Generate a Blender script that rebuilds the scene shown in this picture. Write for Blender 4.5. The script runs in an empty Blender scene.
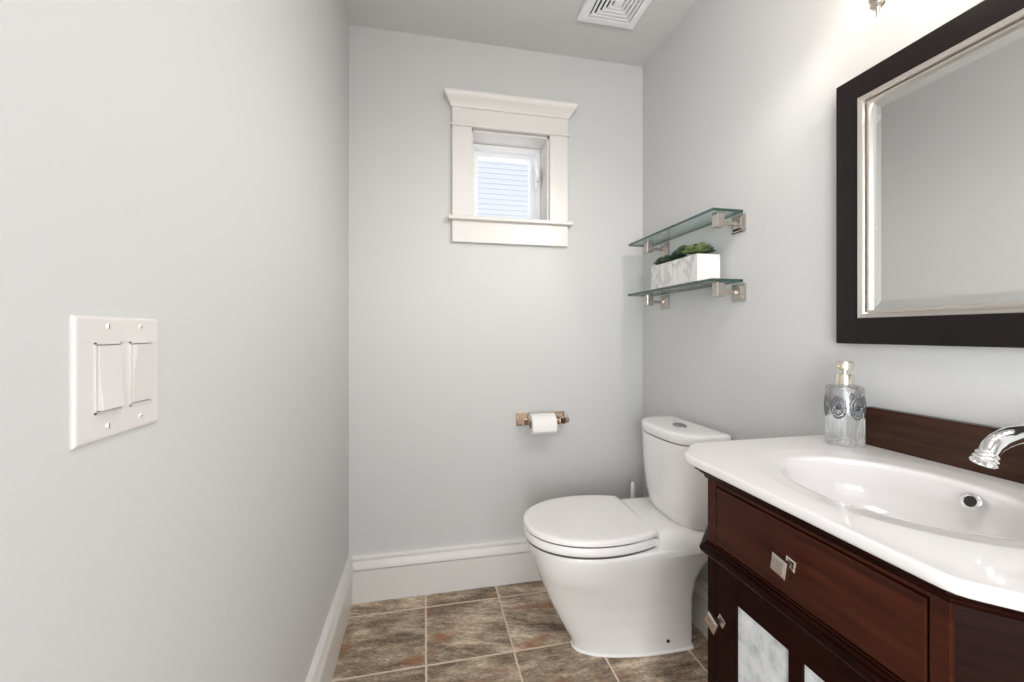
import bpy, bmesh, math, random
from math import sin, cos, pi, sqrt
from mathutils import Vector, Matrix
random.seed(7)
S = bpy.context.scene
C = S.collection

# ------------------------------------------------------------------ camera, sky, big lights, exposure
F_PX, YAW = 414.0, math.atan((512 - 425) / 414.0)
cam_d = bpy.data.cameras.new('camera'); cam = bpy.data.objects.new('camera', cam_d); C.objects.link(cam)
cam_d.sensor_fit = 'HORIZONTAL'; cam_d.sensor_width = 36.0
cam_d.lens = 36.0 * F_PX / 1024.0
cam_d.shift_y = -(341 - 333) / 1024.0
cam_d.clip_start = 0.02
cam.location = (0, 0, 1.135); cam.rotation_euler = (pi / 2, 0, -YAW)
S.camera = cam

S.view_settings.view_transform = 'Standard'
S.view_settings.look = 'None'
S.view_settings.gamma = 1.0
S.view_settings.use_curve_mapping = False
S.view_settings.exposure = 0.78

W = bpy.data.worlds.new('sky'); S.world = W; W.use_nodes = True
bg = W.node_tree.nodes['Background']
bg.inputs[0].default_value = (0.94, 0.97, 1.0, 1); bg.inputs[1].default_value = 1.28


def area(name, loc, rot, sx, sy, power, col):
    d = bpy.data.lights.new(name, 'AREA'); d.shape = 'RECTANGLE'; d.size = sx; d.size_y = sy
    d.energy = power; d.color = col
    o = bpy.data.objects.new(name, d); C.objects.link(o); o.location = loc; o.rotation_euler = rot
    return o


# added fill lights behind the camera, standing in for daylight through the doorway
def aim(o, p):
    from mathutils import Vector
    o.rotation_euler = (Vector(p) - o.location).to_track_quat('-Z', 'Y').to_euler()


aim(area('hall_fill_light', (-0.70, -1.9, 0.95), (0, 0, 0), 1.1, 1.8, 38, (0.96, 0.98, 1.0)), (0.8, 1.2, 0.6))
aim(area('hall_fill_light', (1.30, -1.9, 0.95), (0, 0, 0), 1.1, 1.8, 20, (0.985, 0.985, 1.0)), (-0.31, 0.6, 0.5))

# added ceiling fill out of view, evening the light on walls and floor
area('ceiling_fill_light', (0.38, 0.25, 2.40), (0, 0, 0), 0.34, 0.34, 4.6, (1.0, 0.985, 0.97))

# room dimensions (metres)
XL, XR, YB, ZC = -0.3145, 1.042, 1.85, 2.436
YN = -0.40                                   # inside face of the wall with the doorway


# ------------------------------------------------------------------ materials
def M(name, col=(0.8, 0.8, 0.8), rough=0.5, metal=0.0, spec=0.5, coat=0.0):
    m = bpy.data.materials.new(name); m.use_nodes = True
    b = m.node_tree.nodes['Principled BSDF']
    b.inputs['Base Color'].default_value = (*col, 1)
    b.inputs['Roughness'].default_value = rough
    b.inputs['Metallic'].default_value = metal
    b.inputs['Specular IOR Level'].default_value = spec
    b.inputs['Coat Weight'].default_value = coat
    b.inputs['Coat Roughness'].default_value = 0.05
    m['b'] = b.name
    return m


def nd(m, t, **kw):
    n = m.node_tree.nodes.new(t)
    for k, v in kw.items():
        setattr(n, k, v)
    return n


def lk(m, a, b):
    m.node_tree.links.new(a, b)


def bsdf(m):
    return m.node_tree.nodes['Principled BSDF']


def noise(m, scale, detail=4, rough=0.5, stretch=(1, 1, 1), loc=(0, 0, 0)):
    tc = nd(m, 'ShaderNodeTexCoord'); mp = nd(m, 'ShaderNodeMapping')
    mp.inputs['Scale'].default_value = stretch
    mp.inputs['Location'].default_value = loc
    n = nd(m, 'ShaderNodeTexNoise')
    n.inputs['Scale'].default_value = scale; n.inputs['Detail'].default_value = detail
    n.inputs['Roughness'].default_value = rough
    lk(m, tc.outputs['Object'], mp.inputs['Vector']); lk(m, mp.outputs[0], n.inputs['Vector'])
    return n


def ramp(m, fac, stops):
    r = nd(m, 'ShaderNodeValToRGB')
    el = r.color_ramp.elements
    while len(el) < len(stops):
        el.new(0.5)
    for e, (p, c) in zip(el, stops):
        e.position = p; e.color = (*c, 1) if len(c) == 3 else c
    lk(m, fac, r.inputs[0])
    return r


def bump(m, height, strength, dist=0.01):
    b = nd(m, 'ShaderNodeBump'); b.inputs['Strength'].default_value = strength
    b.inputs['Distance'].default_value = dist
    lk(m, height, b.inputs['Height']); lk(m, b.outputs[0], bsdf(m).inputs['Normal'])
    return b


def math_n(m, op, a, b=None, c=None):
    n = nd(m, 'ShaderNodeMath', operation=op)
    for i, v in enumerate((a, b, c)):
        if v is None:
            continue
        if isinstance(v, (int, float)):
            n.inputs[i].default_value = v
        else:
            lk(m, v, n.inputs[i])
    return n.outputs[0]


def paint(name, col, bs=0.06):
    m = M(name, col, 0.55, spec=0.35)
    n = noise(m, 260, 2)
    bump(m, n.outputs['Fac'], bs, 0.001)
    return m


m_wall = paint('grey_wall_paint', (0.585, 0.588, 0.582))
m_ceil = paint('ceiling_paint', (0.63, 0.63, 0.625))
m_trim = M('white_trim_paint', (0.71, 0.685, 0.66), 0.34)
m_vinyl = M('white_vinyl', (0.88, 0.89, 0.9), 0.35)
m_plate = M('white_switch_plastic', (0.66, 0.63, 0.61), 0.28)
m_gap = M('shadowed_plastic', (0.33, 0.30, 0.28), 0.5)
m_screw = M('painted_screw', (0.80, 0.77, 0.74), 0.3)
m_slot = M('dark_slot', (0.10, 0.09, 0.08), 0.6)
m_porc = M('white_porcelain', (0.88, 0.865, 0.85), 0.10, coat=0.6)
m_seat = M('white_seat_plastic', (0.88, 0.86, 0.845), 0.20)
m_top = M('white_vitreous_china', (0.79, 0.765, 0.755), 0.10, coat=0.5)
m_caulk = M('white_caulk', (0.9, 0.89, 0.87), 0.5)
m_chrome = M('chrome', (0.88, 0.88, 0.88), 0.08, 1.0)
m_button = M('dark_chrome', (0.42, 0.42, 0.42), 0.2, 1.0)
m_nickel = M('brushed_nickel', (0.72, 0.66, 0.60), 0.24, 1.0)
m_bracket = M('satin_nickel_bracket', (0.50, 0.45, 0.41), 0.22, 1.0)
m_bronze = M('warm_nickel', (0.72, 0.55, 0.42), 0.22, 1.0)
m_gold = M('pale_gold', (0.82, 0.76, 0.64), 0.22, 1.0)
m_silver = M('champagne_silver_leaf', (0.80, 0.75, 0.70), 0.30, 1.0)
m_paper = M('white_paper', (0.88, 0.86, 0.84), 0.9, spec=0.1)
m_card = M('brown_card', (0.36, 0.24, 0.15), 0.9)
m_black = M('black_frame_lacquer', (0.009, 0.006, 0.006), 0.36, spec=0.3)
m_hole = M('dark_hole', (0.02, 0.016, 0.014), 0.6)
m_soil = M('dark_soil', (0.04, 0.03, 0.02), 0.9)
m_siding = M('pale_siding', (0.42, 0.43, 0.46), 0.7)
m_brushw = M('white_brush_plastic', (0.86, 0.84, 0.81), 0.35)
m_bulb = bpy.data.materials.new('lit_bulb'); m_bulb.use_nodes = True
_nt = m_bulb.node_tree; _nt.nodes.clear()
_o = _nt.nodes.new('ShaderNodeOutputMaterial'); _e = _nt.nodes.new('ShaderNodeEmission')
_e.inputs[0].default_value = (1, 0.86, 0.70, 1); _e.inputs[1].default_value = 5
_nt.links.new(_e.outputs[0], _o.inputs[0])


def wood(name, dark, light, rough, stretch, spec=0.2):
    m = M(name, dark, rough, spec=spec)
    n = noise(m, 6, 6, 0.6, stretch)
    r = ramp(m, n.outputs['Fac'], [(0.35, dark), (0.7, light)])
    lk(m, r.outputs[0], bsdf(m).inputs['Base Color'])
    bump(m, n.outputs['Fac'], 0.05, 0.002)
    return m


m_wood = wood('shaded_espresso_cherry', (0.007, 0.0013, 0.0009), (0.019, 0.0038, 0.0024), 0.36, (1, 2, 14), 0.07)  # espresso cherry, darkened in colour for faces turned away from the light
m_wood_h = wood('lit_cherry_front', (0.026, 0.0055, 0.0022), (0.062, 0.0140, 0.0050), 0.35, (3, 1, 16))  # same cabinet wood in a lit tone, for drawer and upper frame
m_splash = wood('dark_walnut_splash', (0.030, 0.012, 0.007), (0.062, 0.028, 0.017), 0.22, (1, 1, 12))


def thin_glass(name, tint, refl=0.12, rough=0.0, k=0.6):
    m = bpy.data.materials.new(name); m.use_nodes = True
    m.node_tree.nodes.clear()
    o = nd(m, 'ShaderNodeOutputMaterial'); mix = nd(m, 'ShaderNodeMixShader')
    t = nd(m, 'ShaderNodeBsdfTransparent'); g = nd(m, 'ShaderNodeBsdfGlossy')
    t.inputs[0].default_value = (*tint, 1); g.inputs['Roughness'].default_value = rough
    g.inputs[0].default_value = (1, 1, 1, 1)
    f = nd(m, 'ShaderNodeFresnel'); f.inputs[0].default_value = 1.5
    mul = math_n(m, 'MULTIPLY_ADD', f.outputs[0], k, refl - 0.05 * k)
    lk(m, mul, mix.inputs[0]); lk(m, t.outputs[0], mix.inputs[1]); lk(m, g.outputs[0], mix.inputs[2])
    lk(m, mix.outputs[0], o.inputs[0])
    return m


m_glass = thin_glass('clear_window_glass', (0.99, 0.995, 0.995), 0.01, 0.35, 0.2)
m_shelf = thin_glass('pale_green_shelf_glass', (0.90, 0.975, 0.955), 0.06)
m_edge = M('green_glass_edge', (0.008, 0.040, 0.030), 0.12, spec=0.8, coat=0.4)
m_shade = bpy.data.materials.new('frosted_lamp_glass'); m_shade.use_nodes = True
_nt = m_shade.node_tree; _nt.nodes.clear()
_o = _nt.nodes.new('ShaderNodeOutputMaterial'); _x = _nt.nodes.new('ShaderNodeMixShader')
_a = _nt.nodes.new('ShaderNodeBsdfTransparent'); _b = _nt.nodes.new('ShaderNodeBsdfTranslucent')
_a.inputs[0].default_value = (0.9, 0.88, 0.85, 1); _b.inputs[0].default_value = (0.9, 0.86, 0.8, 1)
_x.inputs[0].default_value = 0.5
_nt.links.new(_a.outputs[0], _x.inputs[1]); _nt.links.new(_b.outputs[0], _x.inputs[2]); _nt.links.new(_x.outputs[0], _o.inputs[0])

m_bottle = thin_glass('cut_clear_glass', (0.985, 0.988, 0.99), 0.07, 0.03)
_nt = m_bottle.node_tree
_old = [n for n in _nt.nodes if n.type == 'MIX_SHADER'][0]; _out = [n for n in _nt.nodes if n.type == 'OUTPUT_MATERIAL'][0]
_gl = _nt.nodes.new('ShaderNodeBsdfGlass'); _gl.inputs['IOR'].default_value = 1.38; _gl.inputs['Roughness'].default_value = 0.02
_mx = _nt.nodes.new('ShaderNodeMixShader'); _mx.inputs[0].default_value = 0.25
_nt.links.new(_old.outputs[0], _mx.inputs[1]); _nt.links.new(_gl.outputs[0], _mx.inputs[2]); _nt.links.new(_mx.outputs[0], _out.inputs[0])
m_relief = M('pressed_glass_relief', (0.22, 0.225, 0.235), 0.12, 0.7)
m_relief_d = M('dark_relief_centre', (0.08, 0.08, 0.09), 0.2, 0.4)

m_mirror = M('mirror_silver', (0.90, 0.92, 0.915), 0.0, 1.0)

# frosted, faintly mottled glass of the vanity door
m_pane = M('frosted_mottled_glass', (0.62, 0.64, 0.65), 0.35)
_n = noise(m_pane, 26, 6, 0.65)
_r = ramp(m_pane, _n.outputs['Fac'], [(0.33, (0.40, 0.42, 0.44)), (0.52, (0.60, 0.62, 0.63)), (0.75, (0.74, 0.75, 0.76))])
lk(m_pane, _r.outputs[0], bsdf(m_pane).inputs['Base Color'])

# white marble with sparse grey veins
m_marble = M('white_marble', (0.85, 0.84, 0.83), 0.3)
_n = noise(m_marble, 6.5, 6, 0.55, (1, 1, 0.55))
_a = math_n(m_marble, 'ABSOLUTE', math_n(m_marble, 'SUBTRACT', _n.outputs['Fac'], 0.5))
_r = ramp(m_marble, _a, [(0.0, (0.44, 0.42, 0.41)), (0.008, (0.60, 0.59, 0.58)), (0.035, (0.74, 0.725, 0.71))])
lk(m_marble, _r.outputs[0], bsdf(m_marble).inputs['Base Color'])

m_leafd = M('dark_succulent_leaf', (0.055, 0.095, 0.055), 0.4)
m_leafg = M('olive_succulent_leaf', (0.16, 0.21, 0.075), 0.45)

# slate floor tiles, 307 mm pitch with grout
T = 0.307; GX, GY = 0.0035, 1.4425
m_floor = M('slate_floor_tiles', (0.2, 0.16, 0.12), 0.5, spec=0.4)
tc = nd(m_floor, 'ShaderNodeTexCoord'); sp = nd(m_floor, 'ShaderNodeSeparateXYZ')
wob = nd(m_floor, 'ShaderNodeTexNoise'); wob.inputs['Scale'].default_value = 45; wob.inputs['Detail'].default_value = 3
lk(m_floor, tc.outputs['Object'], wob.inputs['Vector'])
lk(m_floor, tc.outputs['Object'], sp.inputs[0])
wv = math_n(m_floor, 'MULTIPLY', math_n(m_floor, 'SUBTRACT', wob.outputs['Fac'], 0.5), 0.006)
def cell(axis, off):
    a = math_n(m_floor, 'ADD', sp.outputs[axis], wv)
    v = math_n(m_floor, 'DIVIDE', math_n(m_floor, 'SUBTRACT', a, off), T)
    fl = math_n(m_floor, 'FLOOR', v)
    fr = math_n(m_floor, 'FRACT', v)
    d = math_n(m_floor, 'MINIMUM', fr, math_n(m_floor, 'SUBTRACT', 1.0, fr))
    return fl, d
fx, dx = cell('X', GX); fy, dy = cell('Y', GY)
dm = math_n(m_floor, 'MINIMUM', dx, dy)
g_mask = nd(m_floor, 'ShaderNodeMapRange'); g_mask.inputs['From Min'].default_value = 0.0095; g_mask.inputs['From Max'].default_value = 0.0135
lk(m_floor, dm, g_mask.inputs['Value'])
cid = nd(m_floor, 'ShaderNodeCombineXYZ'); lk(m_floor, fx, cid.inputs[0]); lk(m_floor, fy, cid.inputs[1])
wn = nd(m_floor, 'ShaderNodeTexWhiteNoise'); wn.noise_dimensions = '3D'; lk(m_floor, cid.outputs[0], wn.inputs['Vector'])
# every tile reads the slate noise from its own place, its cleft direction turned by the tile
vadd = nd(m_floor, 'ShaderNodeVectorMath', operation='MULTIPLY_ADD')
lk(m_floor, wn.outputs['Color'], vadd.inputs[0]); vadd.inputs[1].default_value = (9, 9, 9); lk(m_floor, tc.outputs['Object'], vadd.inputs[2])
vr = nd(m_floor, 'ShaderNodeVectorRotate', rotation_type='Z_AXIS')
lk(m_floor, vadd.outputs[0], vr.inputs['Vector'])
lk(m_floor, math_n(m_floor, 'MULTIPLY_ADD', wn.outputs['Value'], 0.5, -0.05), vr.inputs['Angle'])
def sl_noise(scale, st, det=8, ro=0.65):
    mp = nd(m_floor, 'ShaderNodeMapping'); mp.inputs['Scale'].default_value = st
    n = nd(m_floor, 'ShaderNodeTexNoise'); n.inputs['Scale'].default_value = scale
    n.inputs['Detail'].default_value = det; n.inputs['Roughness'].default_value = ro
    lk(m_floor, vr.outputs[0], mp.inputs[0]); lk(m_floor, mp.outputs[0], n.inputs['Vector'])
    return n
n1 = sl_noise(6.0, (1, 3.2, 1), 12, 0.74); n2 = sl_noise(75, (1, 3.4, 1), 6, 0.75); n3 = sl_noise(5, (1, 1.6, 1), 3)
mixf = math_n(m_floor, 'ADD', math_n(m_floor, 'MULTIPLY', n1.outputs['Fac'], 0.62), math_n(m_floor, 'MULTIPLY', n2.outputs['Fac'], 0.38))
slate = ramp(m_floor, mixf, [(0.39, (0.070, 0.050, 0.035)), (0.465, (0.21, 0.155, 0.106)), (0.525, (0.36, 0.28, 0.20)), (0.61, (0.68, 0.57, 0.44))])
rust = nd(m_floor, 'ShaderNodeMixRGB'); rm = ramp(m_floor, n3.outputs['Fac'], [(0.58, (0, 0, 0)), (0.70, (0.75, 0.75, 0.75))])
lk(m_floor, rm.outputs[0], rust.inputs[0]); lk(m_floor, slate.outputs[0], rust.inputs[1]); rust.inputs[2].default_value = (0.27, 0.115, 0.05, 1)
hsv = nd(m_floor, 'ShaderNodeHueSaturation'); lk(m_floor, rust.outputs[0], hsv.inputs['Color'])
lk(m_floor, math_n(m_floor, 'MULTIPLY_ADD', wn.outputs['Value'], 0.35, 1.12), hsv.inputs['Value'])
gm = nd(m_floor, 'ShaderNodeMixRGB'); lk(m_floor, g_mask.outputs[0], gm.inputs[0])
gm.inputs[1].default_value = (0.74, 0.61, 0.48, 1); lk(m_floor, hsv.outputs[0], gm.inputs[2])
lk(m_floor, gm.outputs[0], bsdf(m_floor).inputs['Base Color'])
hh = math_n(m_floor, 'ADD', math_n(m_floor, 'MULTIPLY', mixf, 0.6), math_n(m_floor, 'MULTIPLY', g_mask.outputs[0], 0.4))
bump(m_floor, hh, 0.7, 0.006)
rr = nd(m_floor, 'ShaderNodeMapRange'); lk(m_floor, mixf, rr.inputs[0]); rr.inputs[3].default_value = 0.38; rr.inputs[4].default_value = 0.62
lk(m_floor, rr.outputs[0], bsdf(m_floor).inputs['Roughness'])


# ------------------------------------------------------------------ mesh helpers
def V(*a):
    return Vector(a)


def box(bm, x0, x1, y0, y1, z0, z1, bev=0.0, seg=2, mi=0):
    r = bmesh.ops.create_cube(bm, size=1)
    vs = r['verts']
    bmesh.ops.scale(bm, vec=(x1 - x0, y1 - y0, z1 - z0), verts=vs)
    bmesh.ops.translate(bm, vec=((x0 + x1) / 2, (y0 + y1) / 2, (z0 + z1) / 2), verts=vs)
    es = list({e for v in vs for e in v.link_edges})
    fs = list({f for v in vs for f in v.link_faces})
    for f in fs:
        f.material_index = mi
    if bev > 0:
        bmesh.ops.bevel(bm, geom=es, offset=bev, segments=seg, profile=0.5, affect='EDGES')
    return vs


def loft(bm, rings, closed=True, cap0=True, cap1=True, mi=0):
    R = [[bm.verts.new(p) for p in r] for r in rings]
    n = len(R[0])
    for a, b in zip(R[:-1], R[1:]):
        for i in range(n if closed else n - 1):
            j = (i + 1) % n
            try:
                bm.faces.new((a[i], a[j], b[j], b[i])).material_index = mi
            except ValueError:
                pass
    if cap0 and closed:
        bm.faces.new(list(reversed(R[0]))).material_index = mi
    if cap1 and closed:
        bm.faces.new(R[-1]).material_index = mi
    return R


def frame_of(d):
    d = d.normalized()
    u = d.cross(V(0, 0, 1))
    if u.length < 1e-4:
        u = V(1, 0, 0)
    u.normalize()
    return u, u.cross(d).normalized()


def lathe(bm, prof, origin=(0, 0, 0), axis=(0, 0, 1), n=32, rf=None, mi=0, caps=True):
    """prof: (radius, height) pairs from one end to the other."""
    o = V(*origin); d = V(*axis).normalized(); u, w = frame_of(d)
    rings = []
    for r, h in prof:
        rings.append([o + d * h + (u * cos(2 * pi * i / n) + w * sin(2 * pi * i / n)) * (rf(r, h, 2 * pi * i / n) if rf else max(r, 1e-5)) for i in range(n)])
    loft(bm, rings, True, caps, caps, mi)


def tube(bm, pts, rad, n=14, mi=0):
    pts = [V(*p) for p in pts]
    rads = rad if isinstance(rad, (list, tuple)) else [rad] * len(pts)
    up = None; rings = []
    for i, p in enumerate(pts):
        d = (pts[min(i + 1, len(pts) - 1)] - pts[max(i - 1, 0)]).normalized()
        if up is None:
            up, _ = frame_of(d)
        up = (up - d * up.dot(d)).normalized()
        w = d.cross(up)
        rings.append([p + (up * cos(2 * pi * k / n) + w * sin(2 * pi * k / n)) * rads[i] for k in range(n)])
    loft(bm, rings, True, True, True, mi)


def torus(bm, c, axis, R, r, n=28, k=8):
    u, w = frame_of(V(*axis)); d = V(*axis).normalized(); c = V(*c)
    rings = []
    for i in range(n):
        a = 2 * pi * i / n
        e = u * cos(a) + w * sin(a)
        rings.append([bm.verts.new(c + e * (R + r * cos(2 * pi * j / k)) + d * r * sin(2 * pi * j / k)) for j in range(k)])
    for i in range(n):
        a, b = rings[i], rings[(i + 1) % n]
        for j in range(k):
            bm.faces.new((a[j], a[(j + 1) % k], b[(j + 1) % k], b[j]))


def obj(name, bm, mat, parent=None, smooth=None, loc=None):
    bmesh.ops.recalc_face_normals(bm, faces=bm.faces[:])
    me = bpy.data.meshes.new(name); bm.to_mesh(me); bm.free()
    mats = mat if isinstance(mat, (list, tuple)) else [mat]
    for m in mats:
        me.materials.append(m)
    if smooth is not None:
        me.polygons.foreach_set('use_smooth', [True] * len(me.polygons))
        if smooth < 180:
            me.set_sharp_from_angle(angle=math.radians(smooth))
    o = bpy.data.objects.new(name, me); C.objects.link(o)
    if parent is not None:
        o.parent = parent
        o.matrix_parent_inverse = Matrix.Translation(-parent.location)
    return o


def tag(o, label, cat, group=None):
    o['label'] = label; o['category'] = cat
    if group:
        o['group'] = group
    return o


def thing(name, label, cat, loc, group=None):
    o = bpy.data.objects.new(name, None); C.objects.link(o); o.location = loc; o.empty_display_size = 0.05
    bpy.context.view_layer.update()
    return tag(o, label, cat, group)


def struct(name, bm, mat, parent=None, smooth=None):
    o = obj(name, bm, mat, parent, smooth)
    if parent is None:
        o['kind'] = 'structure'
    return o


def B(*a, **k):
    bm = bmesh.new(); box(bm, *a, **k); return bm


# ------------------------------------------------------------------ room shell
WT = 0.14
YH = -3.0        # the hall beyond the doorway
struct('floor', B(XL - WT, XR + WT, YH, YB + WT, -0.06, 0), m_floor)
struct('ceiling', B(XL - WT, XR + WT, YN - 0.12, YB + WT, ZC, ZC + 0.08), m_ceil)
struct('wall_left', B(XL - WT, XL, YN - 0.12, YB + WT, 0, ZC), m_wall)
struct('wall_right', B(XR, XR + WT, YN - 0.12, YB + WT, 0, ZC), m_wall)
WX0, WX1, WZ0, WZ1 = 0.2036, 0.5634, 1.640, 2.043
bm = bmesh.new()
WB = 0.21
box(bm, XL, WX0, YB, YB + WB, 0, ZC); box(bm, WX1, XR, YB, YB + WB, 0, ZC)
box(bm, WX0, WX1, YB, YB + WB, 0, WZ0); box(bm, WX0, WX1, YB, YB + WB, WZ1, ZC)
struct('wall_back', bm, m_wall)
bm = bmesh.new()      # wall with the doorway the photograph is taken from
box(bm, XL, -0.26, YN - 0.12, YN, 0, ZC); box(bm, 0.74, XR, YN - 0.12, YN, 0, ZC)
box(bm, -0.26, 0.74, YN - 0.12, YN, 2.06, ZC)
struct('wall_front', bm, m_wall)

# baseboards: profile (thickness, height)
BP = [(0, 0), (0.017, 0), (0.017, 0.1335), (0.012, 0.136), (0.010, 0.1425), (0.0235, 0.1435), (0.022, 0.152), (0.0185, 0.160),
      (0.0145, 0.172), (0.0105, 0.178), (0.0075, 0.1835), (0.0185, 0.1845), (0.017, 0.193), (0.014, 0.198), (0.0, 0.2)]


def baseboard(name, fn, a, b):
    bm = bmesh.new()
    loft(bm, [[fn(t, s, z) for t, z in BP] for s in (a, b)])
    return struct(name, bm, m_trim)


baseboard('baseboard_left', lambda t, s, z: V(XL + t, s, z), YN, YB)
baseboard('baseboard_back', lambda t, s, z: V(s, YB - t, z), XL, XR)
baseboard('baseboard_right', lambda t, s, z: V(XR - t, s, z), YN, YB)

# ------------------------------------------------------------------ window on the back wall
win = bpy.data.objects.new('window_1', None); C.objects.link(win); win.location = (0.3835, YB, 1.64); win['kind'] = 'structure'
bpy.context.view_layer.update()
YF = YB - 0.020
obj('casing', B(0.117, WX0, YF, YB, 1.650, 2.050, bev=0.0015), m_trim, win)
obj('casing', B(WX1, 0.650, YF, YB, 1.650, 2.050, bev=0.0015), m_trim, win)
obj('header', B(0.117, 0.650, YF, YB, 2.056, 2.142, bev=0.001), m_trim, win)
obj('bead', B(0.109, 0.658, YF - 0.008, YB, 2.046, 2.057, bev=0.004), m_trim, win)
CP = [(0.0, 2.126), (0.006, 2.129), (0.008, 2.137), (0.013, 2.145), (0.024, 2.161), (0.033, 2.171), (0.0345, 2.177), (0.036, 2.181), (0.036, 2.187), (0.0, 2.187)]
bm = bmesh.new()      # crown, mitred returns at both ends
loft(bm, [[V(0.117 - p, YB, z) for p, z in CP], [V(0.117 - p, YF - p, z) for p, z in CP],
          [V(0.650 + p, YF - p, z) for p, z in CP], [V(0.650 + p, YB, z) for p, z in CP]])
obj('crown', bm, m_trim, win, 30)
obj('stool', B(0.098, 0.671, YF - 0.022, YB + 0.05, 1.632, 1.650, bev=0.005), m_trim, win)
obj('apron', B(0.117, 0.650, YF, YB, 1.537, 1.633, bev=0.0015), m_trim, win)
bm = bmesh.new()      # jamb liner, just proud of the wall's cut edge
for x0, x1, z0, z1 in ((WX0, WX0 + 0.008, WZ0, WZ1), (WX1 - 0.008, WX1, WZ0, WZ1), (WX0, WX1, WZ1 - 0.008, WZ1), (WX0, WX1, WZ0, WZ0 + 0.010)):
    box(bm, x0, x1, YB - 0.004, YB + 0.2, z0, z1)
obj('jamb', bm, m_trim, win)


def rect_frame(x0, x1, z0, z1, w, y0, y1, bev=0.003):
    bm = bmesh.new()
    prof = [(0, y1), (0, y0 + bev), (bev, y0), (w - bev * 2, y0), (w, y0 + bev * 2), (w, y1)]
    rings = [[V(sx * 0 + (x0 + p if sx < 0 else x1 - p), y, (z0 + p if sz < 0 else z1 - p)) for p, y in prof] for sx, sz in ((-1, -1), (1, -1), (1, 1), (-1, 1))]
    R = [[bm.verts.new(p) for p in r] for r in rings]
    for i in range(4):
        a, b = R[i], R[(i + 1) % 4]
        for k in range(len(prof)):
            l = (k + 1) % len(prof)
            bm.faces.new((a[k], a[l], b[l], b[k]))
    return bm


obj('frame', rect_frame(WX0 + 0.008, WX1 - 0.008, WZ0 + 0.010, WZ1 - 0.008, 0.020, YB + 0.108, YB + 0.205), m_vinyl, win)
sash = obj('sash', rect_frame(WX0 + 0.024, WX1 - 0.024, WZ0 + 0.026, WZ1 - 0.024, 0.024, YB + 0.145, YB + 0.195), m_vinyl, win)
obj('pane', B(WX0 + 0.045, WX1 - 0.045, YB + 0.176, YB + 0.180, WZ0 + 0.047, WZ1 - 0.045), m_glass, sash)
bm = bmesh.new()      # sash lock: escutcheon and curved lever
box(bm, 0.524, 0.546, YB + 0.098, YB + 0.112, 1.83, 1.935, bev=0.005)
tube(bm, [(0.534, YB + 0.100, 1.875), (0.533, YB + 0.084, 1.88), (0.528, YB + 0.076, 1.90), (0.520, YB + 0.074, 1.935), (0.514, YB + 0.076, 1.975)], [0.010, 0.011, 0.013, 0.011, 0.006])
obj('lock_lever', bm, m_vinyl, win, 40)

# clapboard house wall seen through the pane
bm = bmesh.new()
for i in range(84):
    z = 0.1 + i * 0.075
    loft(bm, [[V(x, 6.0, z), V(x, 5.987, z), V(x, 5.996, z + 0.082), V(x, 6.0, z + 0.082)] for x in (-3.5, 6.0)])
box(bm, -3.5, 6.0, 6.0, 6.2, 0, 6.4)
o = obj('house_wall', bm, m_siding)
tag(o, 'white clapboard wall of the neighbouring house, seen outside through the window pane', 'house')

# ------------------------------------------------------------------ light switch on the left wall
sw = thing('light_switch', 'white double rocker light switch plate on the left wall', 'light switch', (XL, 0.512, 1.09))
bm = bmesh.new()
y0, y1, z0, z1 = 0.4488, 0.5710, 1.0295, 1.1515
def srect(inset, x):
    return [V(x, y0 + inset, z0 + inset), V(x, y1 - inset, z0 + inset), V(x, y1 - inset, z1 - inset), V(x, y0 + inset, z1 - inset)]
loft(bm, [srect(0, XL), srect(0, XL + 0.0016), srect(0.0008, XL + 0.0028), srect(0.0020, XL + 0.0037), srect(0.0038, XL + 0.0040)])
obj('plate', bm, m_plate, sw)
for k, yc in enumerate((0.4885, 0.5365)):
    bm = bmesh.new()
    yy0, yy1, zz0, zz1 = yc - 0.0175, yc + 0.0175, 1.0565, 1.1255
    xf = XL + 0.0040
    for a in ((yy0, yy0 + 0.0016, zz0, zz1), (yy1 - 0.0016, yy1, zz0, zz1), (yy0, yy1, zz0, zz0 + 0.0016), (yy0, yy1, zz1 - 0.0016, zz1)):
        box(bm, xf - 0.001, xf + 0.0012, a[0], a[1], a[2], a[3])
    rf = obj('rocker_frame', bm, m_plate, sw)
    obj('rocker_gap', B(xf - 0.001, xf + 0.0003, yy0 + 0.0014, yy1 - 0.0014, zz0 + 0.0014, zz1 - 0.0014), m_gap, rf)
    bm = bmesh.new()
    out = [(0.0062, 1.0595), (0.0022, 1.1225)] if k == 0 else [(0.0016, 1.0595), (0.0062, 1.1225)]
    mid = (out[0][0] + out[1][0]) / 2 - 0.0006
    prof = [(0, 1.0595), (out[0][0], 1.0595), (mid, 1.091), (out[1][0], 1.1225), (0, 1.1225)]
    loft(bm, [[V(xf + p, y, z) for p, z in prof] for y in (yy0 + 0.0026, yy1 - 0.0026)])
    bmesh.ops.bevel(bm, geom=bm.edges[:], offset=0.0006, segments=2, affect='EDGES')
    obj('rocker', bm, m_plate, sw)
    for z in (1.0425, 1.1418):
        bm = bmesh.new()
        lathe(bm, [(0.0030, 0), (0.0030, 0.0006), (0.0022, 0.0013), (0.0001, 0.0015)], (XL + 0.0038, yc, z), (1, 0, 0), 16)
        sc = obj('screw', bm, m_screw, sw, 40)
        if k == 0:
            s2 = B(XL + 0.0050, XL + 0.0055, yc - 0.0004, yc + 0.0004, z - 0.0024, z + 0.0024)
        else:
            s2 = B(XL + 0.0050, XL + 0.0055, yc - 0.0024, yc + 0.0024, z - 0.0004, z + 0.0004)
        obj('screw_slot', s2, m_slot, sc)

# ------------------------------------------------------------------ ceiling exhaust grille
vx, vy = 0.738, 1.490
vent = thing('exhaust_vent', 'square white exhaust fan grille of nested louvres on the ceiling', 'vent', (vx, vy, ZC))


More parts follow.
